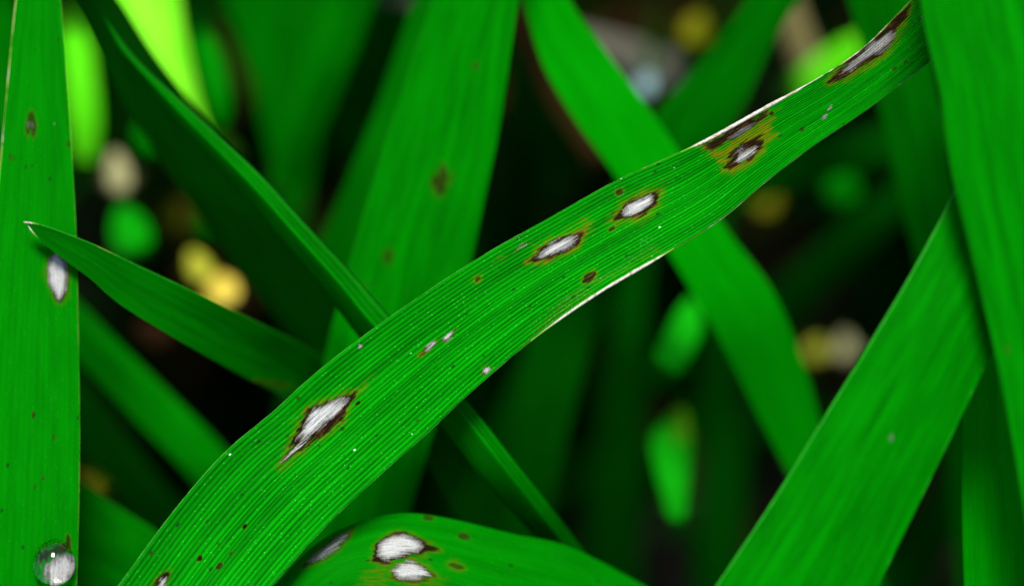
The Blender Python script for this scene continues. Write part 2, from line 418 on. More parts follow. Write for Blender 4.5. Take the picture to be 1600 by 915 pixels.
    if len(lesions):
        fo = owner[Q].max(axis=1); fc = (core[Q].mean(axis=1) > 0.5) & (fo >= 0)
    # body: front sheet without the lesions + back sheet + rim, one closed skin
    nb = min(nu, 9); ub = np.round(np.linspace(0, nu - 1, nb)).astype(int)
    base_off = thick * np.clip(wid / (0.25 * wid.max()), 0.05, 1)
    lowG = EA[:, None, :] + u[ub][None, :, None] * Wd[:, None, :] + Nn[:, None, :] * (h[:, ub] - vein_h * 1e-3 * hv[:, None] * vein[ub][None, :])[:, :, None]
    BG = lowG - Nn[:, None, :] * base_off[:, None, None]
    VB = BG.reshape(-1, 3); ib = np.arange(nv * nb).reshape(nv, nb) + len(V)
    QB = np.stack([ib[:-1, :-1], ib[:-1, 1:], ib[1:, 1:], ib[1:, :-1]], axis=-1).reshape(-1, 4)
    rim1 = np.stack([idx[:-1, 0], ib[:-1, 0], ib[1:, 0], idx[1:, 0]], axis=-1)
    rim2 = np.stack([idx[:-1, -1], idx[1:, -1], ib[1:, -1], ib[:-1, -1]], axis=-1)
    allV = np.concatenate([V, VB]); allQ = np.concatenate([Q[fo < 0], wind(QB), wind(rim1), wind(rim2)])
    allN = np.concatenate([NF, -np.broadcast_to(NG[:, ub, :], (nv, nb, 3)).reshape(-1, 3)])
    uvb = uvv[:, ub, :].reshape(-1, 3)
    pad = lambda a: np.concatenate([a, np.zeros(len(VB)) if a is not att['vein'] else att['vein'].reshape(nv, nu)[:, ub].reshape(-1)])
    attB = {k: pad(a) for k, a in att.items()}
    used, rq = keep_faces(allV, allQ, np.ones(len(allQ), bool))
    org = C[root_i]
    root.location = org
    blade = mesh_np('blade', allV[used] - org, rq, mat, root, {k: a[used] for k, a in attB.items()}, np.concatenate([uvf, uvb])[used], allN[used])
    for k, le in enumerate(lesions):
        m1 = (fo == k) & ~fc; m2 = (fo == k) & fc
        host = root
        if m1.sum():
            us, q = keep_faces(V, Q, m1)
            host = mesh_np(le.get('name', 'lesion'), V[us] - org, q, mat, root, {a: b[us] for a, b in att.items()}, uvf[us], NF[us])
            if le.get('label'): host['label'] = le['label']
        if m2.sum():
            us, q = keep_faces(V, Q, m2)
            o = mesh_np('lesion_center' if host is not root else le.get('name', 'lesion'), V[us] - org, q, mat, host, {a: b[us] for a, b in att.items()}, uvf[us], NF[us])
            if le.get('label') and host is root: o['label'] = le['label']
    # the two margins: thin rolled tubes that follow the blade's edges
    if margin:
        for side, (r0, col) in enumerate(((margin[0], 0), (margin[1], nu - 1))):
            if r0 <= 0: continue
            E = G[:, col, :]; ex, ey, _ = project(E)
            rr = np.full(nv, r0) * np.clip(wid / (0.15 * wid.max()), 0.15, 1)
            rr = rr * (0.8 + 0.4 * noise2(ln * 1e3 * 1.6 + side * 31, ln * 0 + 3.3))
            dv = np.zeros(nv)
            if dry is not None:
                extra, dv = dry(side, ex, ey, ln)
                rr = rr + extra
            k = 6; ang = np.arange(k) / k * 2 * math.pi
            Wd1 = norm(np.gradient(G, axis=1)[:, col, :]); N1 = NG[:, col, :]
            out_s = -1 if side == 0 else 1
            Cc = E - N1 * (base_off / 2)[:, None]
            ring = Cc[:, None, :] + rr[:, None, None] * (np.cos(ang)[None, :, None] * Wd1[:, None, :] + np.sin(ang)[None, :, None] * N1[:, None, :])
            ii = np.arange(nv * k).reshape(nv, k); i2 = np.roll(ii, -1, axis=1)
            qq = np.stack([ii[:-1], ii[1:], i2[1:], i2[:-1]], axis=-1).reshape(-1, 4)
            uvm = np.zeros((nv, k, 3)); uvm[:, :, 0] = ang[None, :] * 0.2 + side * 7; uvm[:, :, 1] = ln[:, None] * 1e3 + off[1]
            mesh_np('leaf_margin', ring.reshape(-1, 3) - org, qq, M[margin_mat], root, {'dry': np.repeat(dv, k)}, uvm.reshape(-1, 3))
    if midrib:
        # thickened rib on the under side of the blade
        E = (lowG[:, nb // 2, :]) - Nn * (base_off)[:, None]
        k = 6; ang = np.arange(k) / k * 2 * math.pi
        rr = midrib * np.clip(wid / (0.3 * wid.max()), 0.05, 1)
        ring = E[:, None, :] + rr[:, None, None] * (np.cos(ang)[None, :, None] * Wn[:, None, :] * 1.4 - (np.sin(ang)[None, :, None] * 0.6 - 0.1) * Nn[:, None, :])
        st = max(1, nv // 120); sel = np.unique(np.concatenate([np.arange(0, nv, st), [nv - 1]])); ring = ring[sel]; m = len(sel)
        ii = np.arange(m * k).reshape(m, k); i2 = np.roll(ii, -1, axis=1)
        qq = np.stack([ii[:-1], ii[1:], i2[1:], i2[:-1]], axis=-1).reshape(-1, 4)
        # keep the tube behind the front face
        mesh_np('midrib', ring.reshape(-1, 3) - org - (Nn[jm] * rr.max() * 0.75), qq, mat, root, {'vein': np.ones(m * k) * 0.6}, np.repeat(np.stack([np.zeros(m), ln[sel] * 1e3, np.zeros(m)], -1), k, axis=0))
    return root, G

def spindle(cx, cy, L, Wp, ang, n=14, sharp=0.8):
    """Spindle-shaped outline: the eye shape of a blast lesion. ang: degrees in the picture plane, y down."""
    a = math.radians(ang); out = []
    for i in range(n):
        t = 2 * math.pi * i / n
        x = L / 2 * math.cos(t); y = Wp / 2 * math.copysign(abs(math.sin(t)) ** (1 / sharp), math.sin(t))
        out.append((cx + x * math.cos(a) - y * math.sin(a), cy + x * math.sin(a) + y * math.cos(a)))
    return out

def spot(cx, cy, L, Wp, ang, dk=0.9, halo=5, h=0.5, jag=3, name='dark_spot'):
    return {'dark': spindle(cx, cy, L, Wp, ang), 'dk': dk, 'halo': halo, 'h': h, 'jag': jag, 'name': name, 'soft': 1.4}

# ------------------------------------------------------------------ the ground
def ground():
    n = 60; xs = np.sign(np.linspace(-1, 1, n)) * np.abs(np.linspace(-1, 1, n)) ** 5 * 250
    X, Y = np.meshgrid(xs, xs)
    Z = 0.012 * (noise2(X * 14 + 50, Y * 14 + 50) - 0.5) * (np.hypot(X, Y) < 3)
    V = np.stack([X, Y, Z], -1).reshape(-1, 3); i = np.arange(n * n).reshape(n, n)
    q = np.stack([i[:-1, :-1], i[:-1, 1:], i[1:, 1:], i[1:, :-1]], -1).reshape(-1, 4)
    o = mesh_np('ground', V, q, M['mud']); o['kind'] = 'structure'; o['label'] = 'dark wet mud under the rice plants'
ground()

# ------------------------------------------------------------------ the infected leaf
A_ST = [(40, 1110, 195, 1225, .272, .272), (185, 915, 340, 1025, .274, .274), (270, 800, 425, 915, .2755, .2755), (350, 708, 510, 820, .2768, .2765),
        (430, 640, 595, 740, .2778, .2772), (500, 577, 665, 678, .2782, .2776), (605, 498, 748, 601, .2786, .2778), (740, 408, 835, 528, .2790, .2778),
        (850, 345, 930, 461, .2794, .2778), (960, 284, 1040, 396, .2795, .2777), (1040, 248, 1128, 341, .2793, .2775), (1110, 215, 1200, 281, .2788, .2772),
        (1200, 165, 1275, 225, .2780, .2766), (1280, 121, 1345, 178, .2772, .2760), (1345, 78, 1412, 128, .2765, .2755), (1395, 30, 1468, 84, .2760, .2752),
        (1432, -10, 1522, 34, .2758, .2752), (1490, -80, 1592, -42, .2758, .2754)]

def dry_A(side, ex, ey, ln):
    n = noise2(ln * 1e3 * 0.7 + 11 * side, ln * 0 + 1.5)
    if side == 0:      # upper edge: cream and rolled where the big blotch reaches it
        f = sstep(1050, 1120, ex) * sstep(1270, 1190, ex)
        g = 0.45 * sstep(900, 1060, ex) + 0.35 * sstep(1200, 1240, ex) * sstep(1420, 1380, ex)
        return f * 0.00010 * (0.8 + 0.4 * n) + 0.00003 * g, np.maximum(f, g * (0.2 + 0.8 * n))
    f = sstep(795, 925, ex) * sstep(1080, 990, ex) * (ex > 780)
    g = 0.5 * sstep(1060, 1100, ex) + 0.25 * sstep(650, 800, ex)
    return f * 0.00010 * (0.8 + 0.4 * n) + 0.00002 * g, np.maximum(f * (0.75 + 0.4 * n), g * (0.1 + 0.75 * n))

A_LES = [
    # big spindle with the long white tail
    dict(core=[(440, 722), (462, 694), (476, 662), (488, 640), (508, 630), (530, 622), (546, 620), (536, 634), (524, 647), (508, 660), (492, 674), (470, 697)],
         dark=[(436, 728), (455, 694), (470, 660), (482, 638), (506, 627), (532, 620), (556, 610), (552, 622), (540, 642), (536, 656), (514, 674), (492, 688), (466, 706)],
         jag=5, halo=11, h=0.75, label='spindle-shaped white lesion with brown rim and thin white tail'),
    dict(core=[(836, 403), (850, 390), (862, 380), (880, 373), (902, 368), (894, 381), (880, 391), (862, 399), (846, 402)],
         dark=[(824, 409), (842, 390), (860, 376), (882, 369), (912, 364), (902, 383), (884, 395), (860, 404), (840, 409)], jag=4, halo=10, h=1.0,
         label='white spindle lesion with orange ends'),
    dict(core=[(972, 333), (980, 320), (994, 311), (1012, 305), (1022, 306), (1018, 320), (1004, 331), (988, 337), (976, 338)],
         dark=[(962, 342), (974, 320), (992, 308), (1014, 301), (1034, 300), (1026, 318), (1010, 334), (990, 342), (974, 344)], jag=4, halo=13, h=0.85,
         label='plump white oval lesion with brown rim'),
    dict(core=[(1146, 250), (1154, 238), (1168, 230), (1182, 228), (1178, 238), (1166, 248), (1154, 254)],
         dark=[(1132, 262), (1142, 240), (1158, 224), (1176, 216), (1196, 212), (1190, 230), (1176, 248), (1156, 260), (1142, 266)], jag=6, halo=14, h=1.0,
         label='small white lesion inside a wide orange stain'),
    dict(core=[(1136, 216), (1160, 200), (1178, 192), (1174, 200), (1156, 214), (1142, 220)], cw=0.45,
         dark=[(1094, 230), (1130, 208), (1170, 186), (1200, 174), (1196, 184), (1172, 204), (1144, 222), (1112, 234)], jag=5, halo=8, h=0.8,
         label='blackened streak under the rolled cream edge'),
    dict(core=[(1312, 116), (1326, 100), (1346, 82), (1368, 62), (1392, 50), (1400, 52), (1392, 66), (1376, 82), (1352, 94), (1330, 110)], cw=0.72,
         dark=[(1290, 130), (1310, 110), (1336, 84), (1366, 56), (1396, 26), (1424, 10), (1416, 28), (1402, 46), (1394, 66), (1376, 88), (1350, 102), (1322, 120), (1300, 130)],
         jag=5, halo=9, h=0.9, label='long grey lesion with blackened rim along the upper edge'),
    dict(core=[(246, 915), (252, 904), (262, 902), (258, 916), (248, 930)], dark=[(236, 918), (246, 902), (266, 884), (264, 904), (254, 930), (238, 940)], jag=4, halo=6, h=0.6,
         label='small whitish lesion with black rim low on the blade'),
    dict(core=spindle(673, 541, 20, 7, -35), dark=spindle(668, 545, 34, 9, -36), dk=0.55, jag=9, soft=2.2, halo=5, h=0.9, label='tiny white scratch'),
    dict(core=spindle(700, 528, 14, 6, -40), dark=spindle(700, 528, 20, 7, -38), dk=0.5, jag=9, soft=2.2, halo=4, h=0.5, label='tiny white fleck'),
    dict(core=spindle(814, 384, 18, 6, -30), dark=spindle(814, 384, 26, 8, -30), dk=0.4, jag=9, soft=2.2, halo=4, h=0.4, label='tiny white fleck'),
    dict(core=spindle(781, 403, 14, 5, -30), dark=spindle(781, 403, 20, 6, -30), dk=0.4, jag=9, soft=2.2, halo=4, h=0.4, label='tiny white fleck'),
    dict(core=spindle(762, 577, 14, 7, -38), dark=spindle(762, 577, 22, 10, -38), dk=0.4, jag=9, soft=2.2, halo=3, h=0.4, label='tiny white fleck'),
    spot(921, 433, 28, 14, -38, 0.95, 7, 0.7), spot(747, 436, 12, 6, -35, 0.8, 7, 0.8), spot(968, 301, 14, 8, -30, 0.8, 6, 0.6), spot(955, 358, 9, 5, -30),
    spot(311, 871, 13, 8, -50, 1, 3, 0.2, 2), spot(382, 822, 9, 7, -50, 1, 3, 0.2, 2), spot(343, 884, 12, 6, -48, 0.9, 3, 0.2, 2), spot(361, 864, 8, 5, -48, 0.8, 3, 0.1, 2),
    spot(236, 863, 8, 6, -50, 0.7, 2, 0, 2), spot(324, 814, 8, 5, -50, 0.7, 2, 0, 2), spot(340, 847, 6, 5, -50, 0.6, 2, 0, 2),
    spot(559, 629, 10, 6, -40, 1, 3, 0.2, 2), spot(535, 669, 9, 6, -40, 0.7, 2, 0, 2), spot(537, 696, 7, 4, -40, 0.7, 2, 0, 2), spot(499, 696, 7, 4, -40, 0.7, 2, 0, 2),
    spot(652, 656, 6, 4, -40, 0.7, 2, 0, 2), spot(449, 680, 8, 5, -45, 0.6, 2, 0, 2), spot(462, 740, 6, 4, -45, 0.6, 2, 0, 2), spot(466, 622, 7, 5, -45, 0.7, 2, 0, 2),
    spot(1206, 178, 8, 7, -30, 0.9, 3, 0.3, 2), spot(1253, 202, 6, 5, -30, 0.8, 2, 0, 2), spot(1318, 194, 7, 4, -30, 0.8, 2, 0, 2), spot(1416, 97, 8, 5, -30, 0.6, 2, 0, 2),
    spot(1398, 107, 7, 5, -30, 0.6, 2, 0, 2), spot(828, 478, 7, 4, -35, 0.7, 2, 0, 2), spot(756, 556, 6, 4, -35, 0.7, 2, 0, 2), spot(1075, 281, 6, 4, -30, 0.6, 2, 0, 2),
]
for k, (x, y) in enumerate(((1297, 168), (1288, 183), (563, 541))):
    A_LES.append(dict(core=spindle(x, y, 12 if k < 2 else 7, 5 if k < 2 else 7, -48), jag=1, name='pale_fleck', label='minute white fleck on green blade'))
A_HALO = [([(820, 409), (838, 386), (878, 366), (912, 346), (928, 344), (908, 372), (890, 396), (850, 412), (830, 414)], 0.8),
          ([(946, 352), (966, 322), (1000, 296), (1044, 288), (1036, 314), (1016, 338), (980, 352), (958, 356)], 0.55),
          ([(1108, 240), (1140, 214), (1180, 186), (1214, 166), (1206, 196), (1214, 214), (1192, 238), (1164, 262), (1134, 272), (1124, 252)], 0.95),
          ([(440, 726), (462, 660), (484, 632), (528, 616), (580, 586), (560, 622), (540, 660), (500, 690), (460, 716)], 0.5),
          ([(1284, 132), (1330, 92), (1366, 50), (1404, 12), (1432, 4), (1412, 50), (1396, 80), (1350, 112), (1310, 130)], 0.75),
          ([(820, 545), (880, 492), (950, 440), (1040, 395), (1030, 380), (940, 428), (870, 480), (812, 538)], 0.4)]
A_DUST = [[(830, 520), (870, 480), (930, 435), (990, 398), (1020, 380), (1022, 392), (960, 430), (880, 490), (840, 526)], [(1000, 370), (1030, 365), (1025, 390), (995, 395)]]

leaf('long ribbed green leaf crossing over the others, dotted with white brown-rimmed spindle lesions', A_ST, M['subject'], start='base', end='tip',
     bulge=-0.06, vein_mm=0.45, vein_h=0.085, nu=230, res=0.00009, lesions=A_LES, halos=A_HALO, dusts=A_DUST, margin=(0.00008, 0.000075), dry=dry_A, margin_mat='margin')

# ------------------------------------------------------------------ its sharp or nearly sharp neighbours
def dry_B(side, ex, ey, ln):
    n = noise2(ln * 1e3 * 0.5, ln * 0 + 6.5)
    if side == 0:
        return 0.00001 + 0 * ex, 0.55 * n
    return 0 * ex, 0.2 * n
B_ST = [(45, -130, 88, -130, .286), (25, 0, 95, 0, .285), (12, 130, 104, 130, .2845), (0, 260, 113, 260, .284), (-14, 380, 119, 380, .2835), (-30, 520, 122, 520, .283),
        (-42, 680, 124, 680, .2825), (-50, 820, 122, 820, .282), (-56, 940, 118, 940, .282)]
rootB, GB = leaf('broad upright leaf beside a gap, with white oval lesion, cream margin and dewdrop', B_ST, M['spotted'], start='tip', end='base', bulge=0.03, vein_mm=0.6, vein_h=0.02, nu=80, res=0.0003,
     margin=(0.0001, 0.00008), dry=dry_B,
     lesions=[dict(core=[(72, 420), (78, 399), (90, 395), (103, 408), (106, 432), (102, 456), (93, 470), (82, 456), (74, 440)],
                   dark=[(71, 425), (76, 402), (86, 394), (100, 402), (107, 428), (104, 458), (97, 474), (88, 470), (77, 446)], jag=3, soft=2.5, halo=9, h=0.6, label='white oval lesion with dark rim'),
              dict(core=spindle(49, 195, 10, 8, 90), cw=0.4, dark=spindle(50, 194, 42, 15, 86), dk=0.75, jag=5, soft=3, halo=4, h=0.5, label='small brown lesion with grey dot'),
              dict(core=[(76, 882), (90, 870), (105, 868), (109, 884), (103, 900), (90, 905), (74, 900)], dark=[(70, 868), (82, 859), (98, 857), (107, 838), (112, 856), (104, 866), (90, 867), (78, 876), (70, 880)], dk=0.85, jag=5, soft=3, halo=3, h=0.5,  # dark band imitates the drop's refracted dark crescent, plus a brown streak
                   label='streaked white lesion under the dewdrop, dark crescent of the drop painted at its top'),
              spot(107, 225, 16, 8, 90, 0.5, 4, 0), spot(53, 648, 12, 7, 90, 0.8, 4, 0), spot(67, 746, 10, 6, 90, 0.8, 3, 0), spot(55, 760, 9, 5, 90, 0.5, 3, 0),
              spot(84, 682, 10, 5, 90, 0.6, 3, 0), spot(19, 246, 12, 8, 90, 0.4, 3, 0)])

C_ST = [(38, 347, 42, 350, .2808), (62, 351, 56, 368, .2808), (100, 364, 88, 396, .2812), (150, 384, 138, 432, .2818), (200, 408, 190, 476, .283), (300, 455, 278, 530, .285), (400, 503, 378, 586, .291),
        (480, 545, 450, 625, .299), (540, 590, 490, 690, .305), (580, 680, 520, 760, .309), (600, 800, 540, 830, .313)]
def dry_C(side, ex, ey, ln):
    return 0.00008 * sstep(62, 40, ex), np.maximum(0.9 * sstep(60, 42, ex), 0.35 * np.exp(-((ex - 165) / 12) ** 2) * (1 - side) + side * 0.5 * sstep(400, 440, ex) * sstep(480, 450, ex))
leaf('short dim green leaf with whitish pointed tip lying across the broad upright leaf', C_ST, M['dim'], end='base', bulge=-0.06, nu=60, res=0.0005, margin=(0.00006, 0.00006), dry=dry_C,
     lesions=[spot(425, 599, 60, 6, 8, 0.5, 4, 0.6)])

D_ST = [(730, -160, 835, -160, .294), (675, 0, 810, 0, .2945), (640, 110, 792, 120, .295), (610, 200, 778, 210, .2955), (570, 330, 755, 320, .296), (530, 470, 730, 440, .297),
        (508, 560, 712, 560, .298), (498, 680, 672, 690, .299), (490, 800, 640, 800, .301), (470, 930, 610, 930, .305)]
leaf('wide plain green leaf with one small brown fleck rising behind the lesion-dotted leaf', D_ST, M['fresh'], start='tip', end='base', bulge=0.03, fold=-0.02, nu=60, res=0.0006,
     lesions=[dict(dark=[(674, 272), (682, 276), (688, 258), (699, 262), (703, 280), (694, 304), (682, 308), (676, 290)], dk=0.8, jag=6, soft=3, halo=4, h=0.5, name='lesion', label='small brown fleck'),
              spot(606, 400, 26, 18, 90, 0.5, 6, 0.2), spot(745, 104, 16, 10, 90, 0.5, 4, 0), spot(575, 444, 12, 8, 90, 0.4, 4, 0)])

E_ST = [(163, 26, 165, 29, .2905), (192, 68, 180, 72, .290), (222, 102, 206, 107, .2895), (300, 175, 279, 195, .2880), (400, 268, 372, 298, .2862), (470, 343, 438, 376, .2850), (540, 418, 505, 454, .2843), (605, 492, 562, 528, .2834),
        (670, 565, 625, 600, .2830), (735, 633, 690, 666, .2832), (800, 715, 750, 745, .2848), (855, 785, 803, 802, .2885), (900, 845, 850, 857, .2930), (960, 930, 905, 940, .299)]
E_ST = [(a, b, c, d, e, e + (0.0044 if b < 560 else 0.0022) * min(1.0, math.hypot(c - a, d - b) / 55)) for (a, b, c, d, e) in E_ST]
leaf('narrow rolled leaf like a thin stalk with sharp tip, ducking under the lesion-dotted leaf', E_ST, M['rolled'], end='base', bulge=0.06, fold=0.16, apex=0.22, vein_mm=0.42, vein_h=0.04, nu=70, res=0.0003, midrib=0, margin=(0.00004, 0.00004), margin_mat='margin_soft')

F_ST = [(770, -120, 830, -150, .304), (815, 0, 888, -5, .3045), (850, 105, 940, 72, .305), (900, 190, 990, 138, .305), (950, 258, 1040, 208, .3055), (1000, 330, 1090, 285, .306), (1060, 420, 1140, 365, .307),
        (1125, 530, 1210, 460, .309), (1180, 640, 1258, 575, .311), (1230, 735, 1292, 690, .314), (1290, 860, 1345, 820, .319)]
leaf('blurred green leaf slanting under the lesion-dotted leaf towards the broad slanting leaf', F_ST, M['vivid'], start='tip', end='base', bulge=0.05, fold=-0.05, nu=40, res=0.0015)

G_ST = [(1445, -150, 1600, -150, 0.2645), (1440, 0, 1640, 0, 0.2640), (1468, 140, 1665, 140, 0.2635), (1490, 280, 1685, 280, 0.2635), (1520, 400, 1700, 400, 0.2635), (1550, 525, 1715, 530, 0.2635), (1568, 610, 1722, 610, 0.2635),
        (1592, 740, 1735, 740, 0.2640), (1615, 915, 1740, 915, 0.2655)]
leaf('very broad smooth leaf out of focus, hiding the narrow end of the lesion-dotted leaf', G_ST, M['fresh'], start='tip', end='base', bulge=0.05, fold=-0.06, nu=40, res=0.0015,
     lesions=[spot(1572, 538, 36, 22, 10, 0.75, 0, 0, 3)])

I_ST = [(1560, 170, 1700, 250, 0.2700), (1495, 295, 1633, 381, 0.2690), (1440, 400, 1580, 487, 0.2685), (1370, 520, 1519, 613, 0.2680), (1290, 650, 1452, 751, 0.2680), (1210, 780, 1384, 889, 0.2680), (1120, 915, 1312, 1035, 0.2680), (1030, 1050, 1225, 1170, 0.2690)]
leaf('broad slanting plain green leaf with a single pale dot on its blade', I_ST, M['fresh'], start='tip', end='base', bulge=0.04, fold=0.03, nu=60, res=0.0008, margin=(0.00014, 0.0001),
     lesions=[dict(core=spindle(1394, 680, 12, 11, -60), cw=0.6, jag=1, soft=2, name='pale_dot', label='single pale bluish dot')])

J_ST = [(1535, 330, 1585, 330, .284), (1520, 480, 1592, 480, .2835), (1508, 600, 1600, 600, .283), (1503, 700, 1606, 700, .2825), (1503, 800, 1612, 800, .2822), (1507, 930, 1620, 930, .282)]
leaf('finely ribbed upright leaf tucked under the two smooth broad leaves', J_ST, M['vivid'], start='tip', end='base', bulge=0.16, vein_mm=0.45, vein_h=0.05, nu=90, res=0.0004)

H_ST = [(1120, 990, 1040, 1130, .296, .290), (1010, 916, 940, 1075, .293, .287), (890, 854, 850, 1025, .2895, .2835), (800, 833, 780, 995, .2870, .2815), (700, 809, 700, 968, .2853, .2802), (630, 801, 640, 950, .2843, .2797),
        (570, 812, 590, 940, .2830, .2792), (510, 838, 548, 935, .2812, .2790), (455, 885, 505, 965, .2803, .2790), (390, 965, 460, 1020, .2806, .2798)]
leaf('arching leaf bent over like a hump, bearing two white oval lesions side by side', H_ST, M['spotted'], start='base', end='tip', bulge=0.10, vein_mm=0.6, nu=80, res=0.0004,
     lesions=[dict(core=[(590, 868), (592, 848), (610, 836), (632, 834), (652, 843), (664, 852), (652, 862), (630, 866), (606, 876)],
                   dark=[(582, 876), (588, 848), (606, 834), (634, 830), (658, 842), (688, 858), (670, 862), (636, 868), (604, 880)], jag=4, soft=3, halo=8, h=0.7, label='white domed oval lesion'),
              dict(core=[(612, 892), (626, 878), (644, 876), (664, 886), (672, 898), (652, 904), (626, 904)],
                   dark=[(606, 898), (622, 880), (644, 874), (666, 884), (682, 900), (654, 909), (624, 909)], dk=0.6, jag=4, soft=3, halo=9, h=0.8, label='lower white oval lesion'),
              dict(core=[(478, 876), (496, 862), (516, 848), (534, 836), (550, 828), (540, 840), (524, 858), (506, 872), (488, 878)],
                   dark=[(466, 886), (494, 860), (520, 842), (556, 824), (544, 842), (526, 862), (500, 878), (480, 884)], dk=0.55, jag=4, soft=3, halo=6, h=0.5, cw=0.75, label='long grey lesion on the hump\'s slope'),
              spot(668, 808, 20, 8, 10, 0.7, 4, 0.3), spot(725, 837, 22, 10, 10, 0.7, 4, 0.2), spot(712, 883, 26, 9, 12, 0.7, 8, 0.6)],
     halos=[([(556, 915), (576, 884), (610, 872), (640, 866), (620, 884), (600, 920)], 0.6), ([(580, 930), (640, 908), (700, 900), (680, 925)], 0.5)])

K_ST = [(60, 715, -30, 850, .298), (125, 752, 20, 910, .299), (190, 795, 85, 950, .300), (250, 835, 150, 990, .301), (340, 905, 240, 1060, .304)]
leaf('dim smooth leaf low down between the dewdrop leaf and the lesion-dotted leaf', K_ST, M['plain'], start='tip', end='base', bulge=0.05, nu=30, res=0.0015)
L_ST = [(60, 410, 20, 460, .318), (115, 463, 85, 520, .318), (180, 530, 135, 575, .318), (260, 610, 205, 650, .319), (340, 690, 280, 725, .320), (420, 780, 350, 810, .323), (480, 860, 410, 890, .326)]
leaf('blurred narrow leaf slanting from behind the dewdrop leaf, below the short dim leaf', L_ST, M['fresh'], start='tip', end='base', bulge=0.06, nu=30, res=0.0015)

# ------------------------------------------------------------------ blurred leaves farther back
BACK = 'blurred leaves deeper in the stand'
vr = lambda x, y: ray(x, y)
def back(label, st, mat, start='tip', end='base', **kw):
    kw.setdefault('bulge', 0.05)
    leaf(label, st, M[mat], start=start, end=end, group=BACK, nu=26, res=0.002, margin_mat='margin_deep' if mat in ('deep', 'plain') else 'margin_soft', **kw)

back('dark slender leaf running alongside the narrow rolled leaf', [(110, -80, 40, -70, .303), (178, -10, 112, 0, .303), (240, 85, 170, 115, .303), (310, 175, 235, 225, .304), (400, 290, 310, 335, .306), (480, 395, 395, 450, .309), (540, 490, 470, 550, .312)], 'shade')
back('glowing lime green leaf just above the narrow rolled leaf', [(110, -140, 260, -140, 0.3610), (178, 0, 276, 0, 0.3520), (236, 85, 294, 100, 0.3470), (285, 160, 315, 180, 0.3440), (330, 240, 345, 250, 0.3430)], 'lime', end_dir=vr(337, 245), pull=0.0)
back('bright yellowish green leaf end peeping out beside the dewdrop leaf', [(96, 50, 130, 45, .356), (96, 85, 142, 80, .350), (102, 150, 152, 150, .348), (108, 205, 154, 205, .348), (122, 250, 146, 252, .349)], 'young', start='base', end=None, start_dir=vr(112, 48), pull=0.0)
back('small hanging green leaf tip between the lime leaf and the wide dim leaf', [(302, 60, 328, 50, .344), (308, 90, 346, 80, .340), (318, 135, 358, 128, .338), (328, 170, 362, 162, .338), (340, 202, 354, 198, .339)], 'fresh', start='base', end=None, start_dir=vr(315, 55), pull=0.0)
back('wide dim green leaf tapering down behind the narrow rolled leaf', [(320, -110, 560, -120, 0.3450), (352, 0, 545, 0, 0.3470), (398, 150, 520, 145, 0.3500), (436, 300, 486, 285, 0.3540), (460, 400, 474, 395, 0.3580)], 'plain', start='base', end=None, start_dir=FWD * 0.85 + UP * 0.5)
back('dim leaf beside the dark slit, rising against the wide plain leaf', [(540, -90, 625, -110, .326), (505, 0, 588, 0, .327), (455, 150, 528, 150, .33), (420, 290, 470, 290, .335)], 'plain', start='base', end=None, start_dir=FWD * 0.85 + UP * 0.5)
back('pale green leaf partly hidden behind the wide plain leaf', [(685, -80, 780, -90, .316), (648, 0, 730, 0, .317), (588, 170, 680, 180, .319), (534, 300, 630, 310, .321), (492, 390, 590, 420, .325), (470, 480, 560, 500, .33)], 'plain')
back('dim slanting leaf crossing behind the blurred green leaf', [(1215, -100, 1310, -60, .312), (1165, 0, 1245, 5, .313), (1100, 90, 1200, 85, .315), (1025, 180, 1160, 170, .317), (970, 270, 1100, 260, .320), (920, 360, 1030, 350, .325)], 'plain')
back('dim upright leaf behind the narrow end of the lesion-dotted leaf', [(1290, -100, 1420, -100, .311), (1325, 0, 1440, 0, .312), (1360, 120, 1462, 120, .313), (1385, 220, 1478, 225, .314), (1410, 330, 1496, 330, .316), (1435, 430, 1510, 430, .319)], 'plain')
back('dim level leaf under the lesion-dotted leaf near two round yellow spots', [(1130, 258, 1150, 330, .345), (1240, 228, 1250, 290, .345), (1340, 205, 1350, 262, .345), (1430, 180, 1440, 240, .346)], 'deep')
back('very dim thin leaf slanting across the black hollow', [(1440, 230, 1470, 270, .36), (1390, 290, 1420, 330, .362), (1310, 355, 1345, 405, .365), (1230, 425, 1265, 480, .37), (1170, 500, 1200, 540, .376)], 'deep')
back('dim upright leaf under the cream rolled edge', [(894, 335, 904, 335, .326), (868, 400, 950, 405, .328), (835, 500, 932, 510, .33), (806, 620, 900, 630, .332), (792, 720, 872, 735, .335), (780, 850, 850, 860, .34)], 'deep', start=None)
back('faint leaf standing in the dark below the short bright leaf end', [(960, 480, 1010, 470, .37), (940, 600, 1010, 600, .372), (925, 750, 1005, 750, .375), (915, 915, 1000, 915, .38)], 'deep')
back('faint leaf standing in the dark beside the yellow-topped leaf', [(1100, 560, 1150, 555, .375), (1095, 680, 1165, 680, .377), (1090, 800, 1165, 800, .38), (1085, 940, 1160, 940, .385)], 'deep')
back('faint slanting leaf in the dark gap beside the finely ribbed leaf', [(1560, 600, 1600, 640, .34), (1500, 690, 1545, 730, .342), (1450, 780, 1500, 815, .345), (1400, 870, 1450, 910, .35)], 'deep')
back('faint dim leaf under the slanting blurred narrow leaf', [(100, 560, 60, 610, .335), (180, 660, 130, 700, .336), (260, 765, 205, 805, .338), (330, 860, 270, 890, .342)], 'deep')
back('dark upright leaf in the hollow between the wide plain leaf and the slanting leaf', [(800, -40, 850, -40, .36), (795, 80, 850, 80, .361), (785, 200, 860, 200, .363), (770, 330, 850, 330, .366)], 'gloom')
back('short bright green leaf end alone in the dark hollow', [(1078, 464, 1090, 472, .336), (1058, 488, 1096, 512, .332), (1036, 528, 1078, 556, .327), (1022, 562, 1058, 588, .325)], 'bright', start=None, end='base', end_dir=vr(1042, 575), pull=0.0)
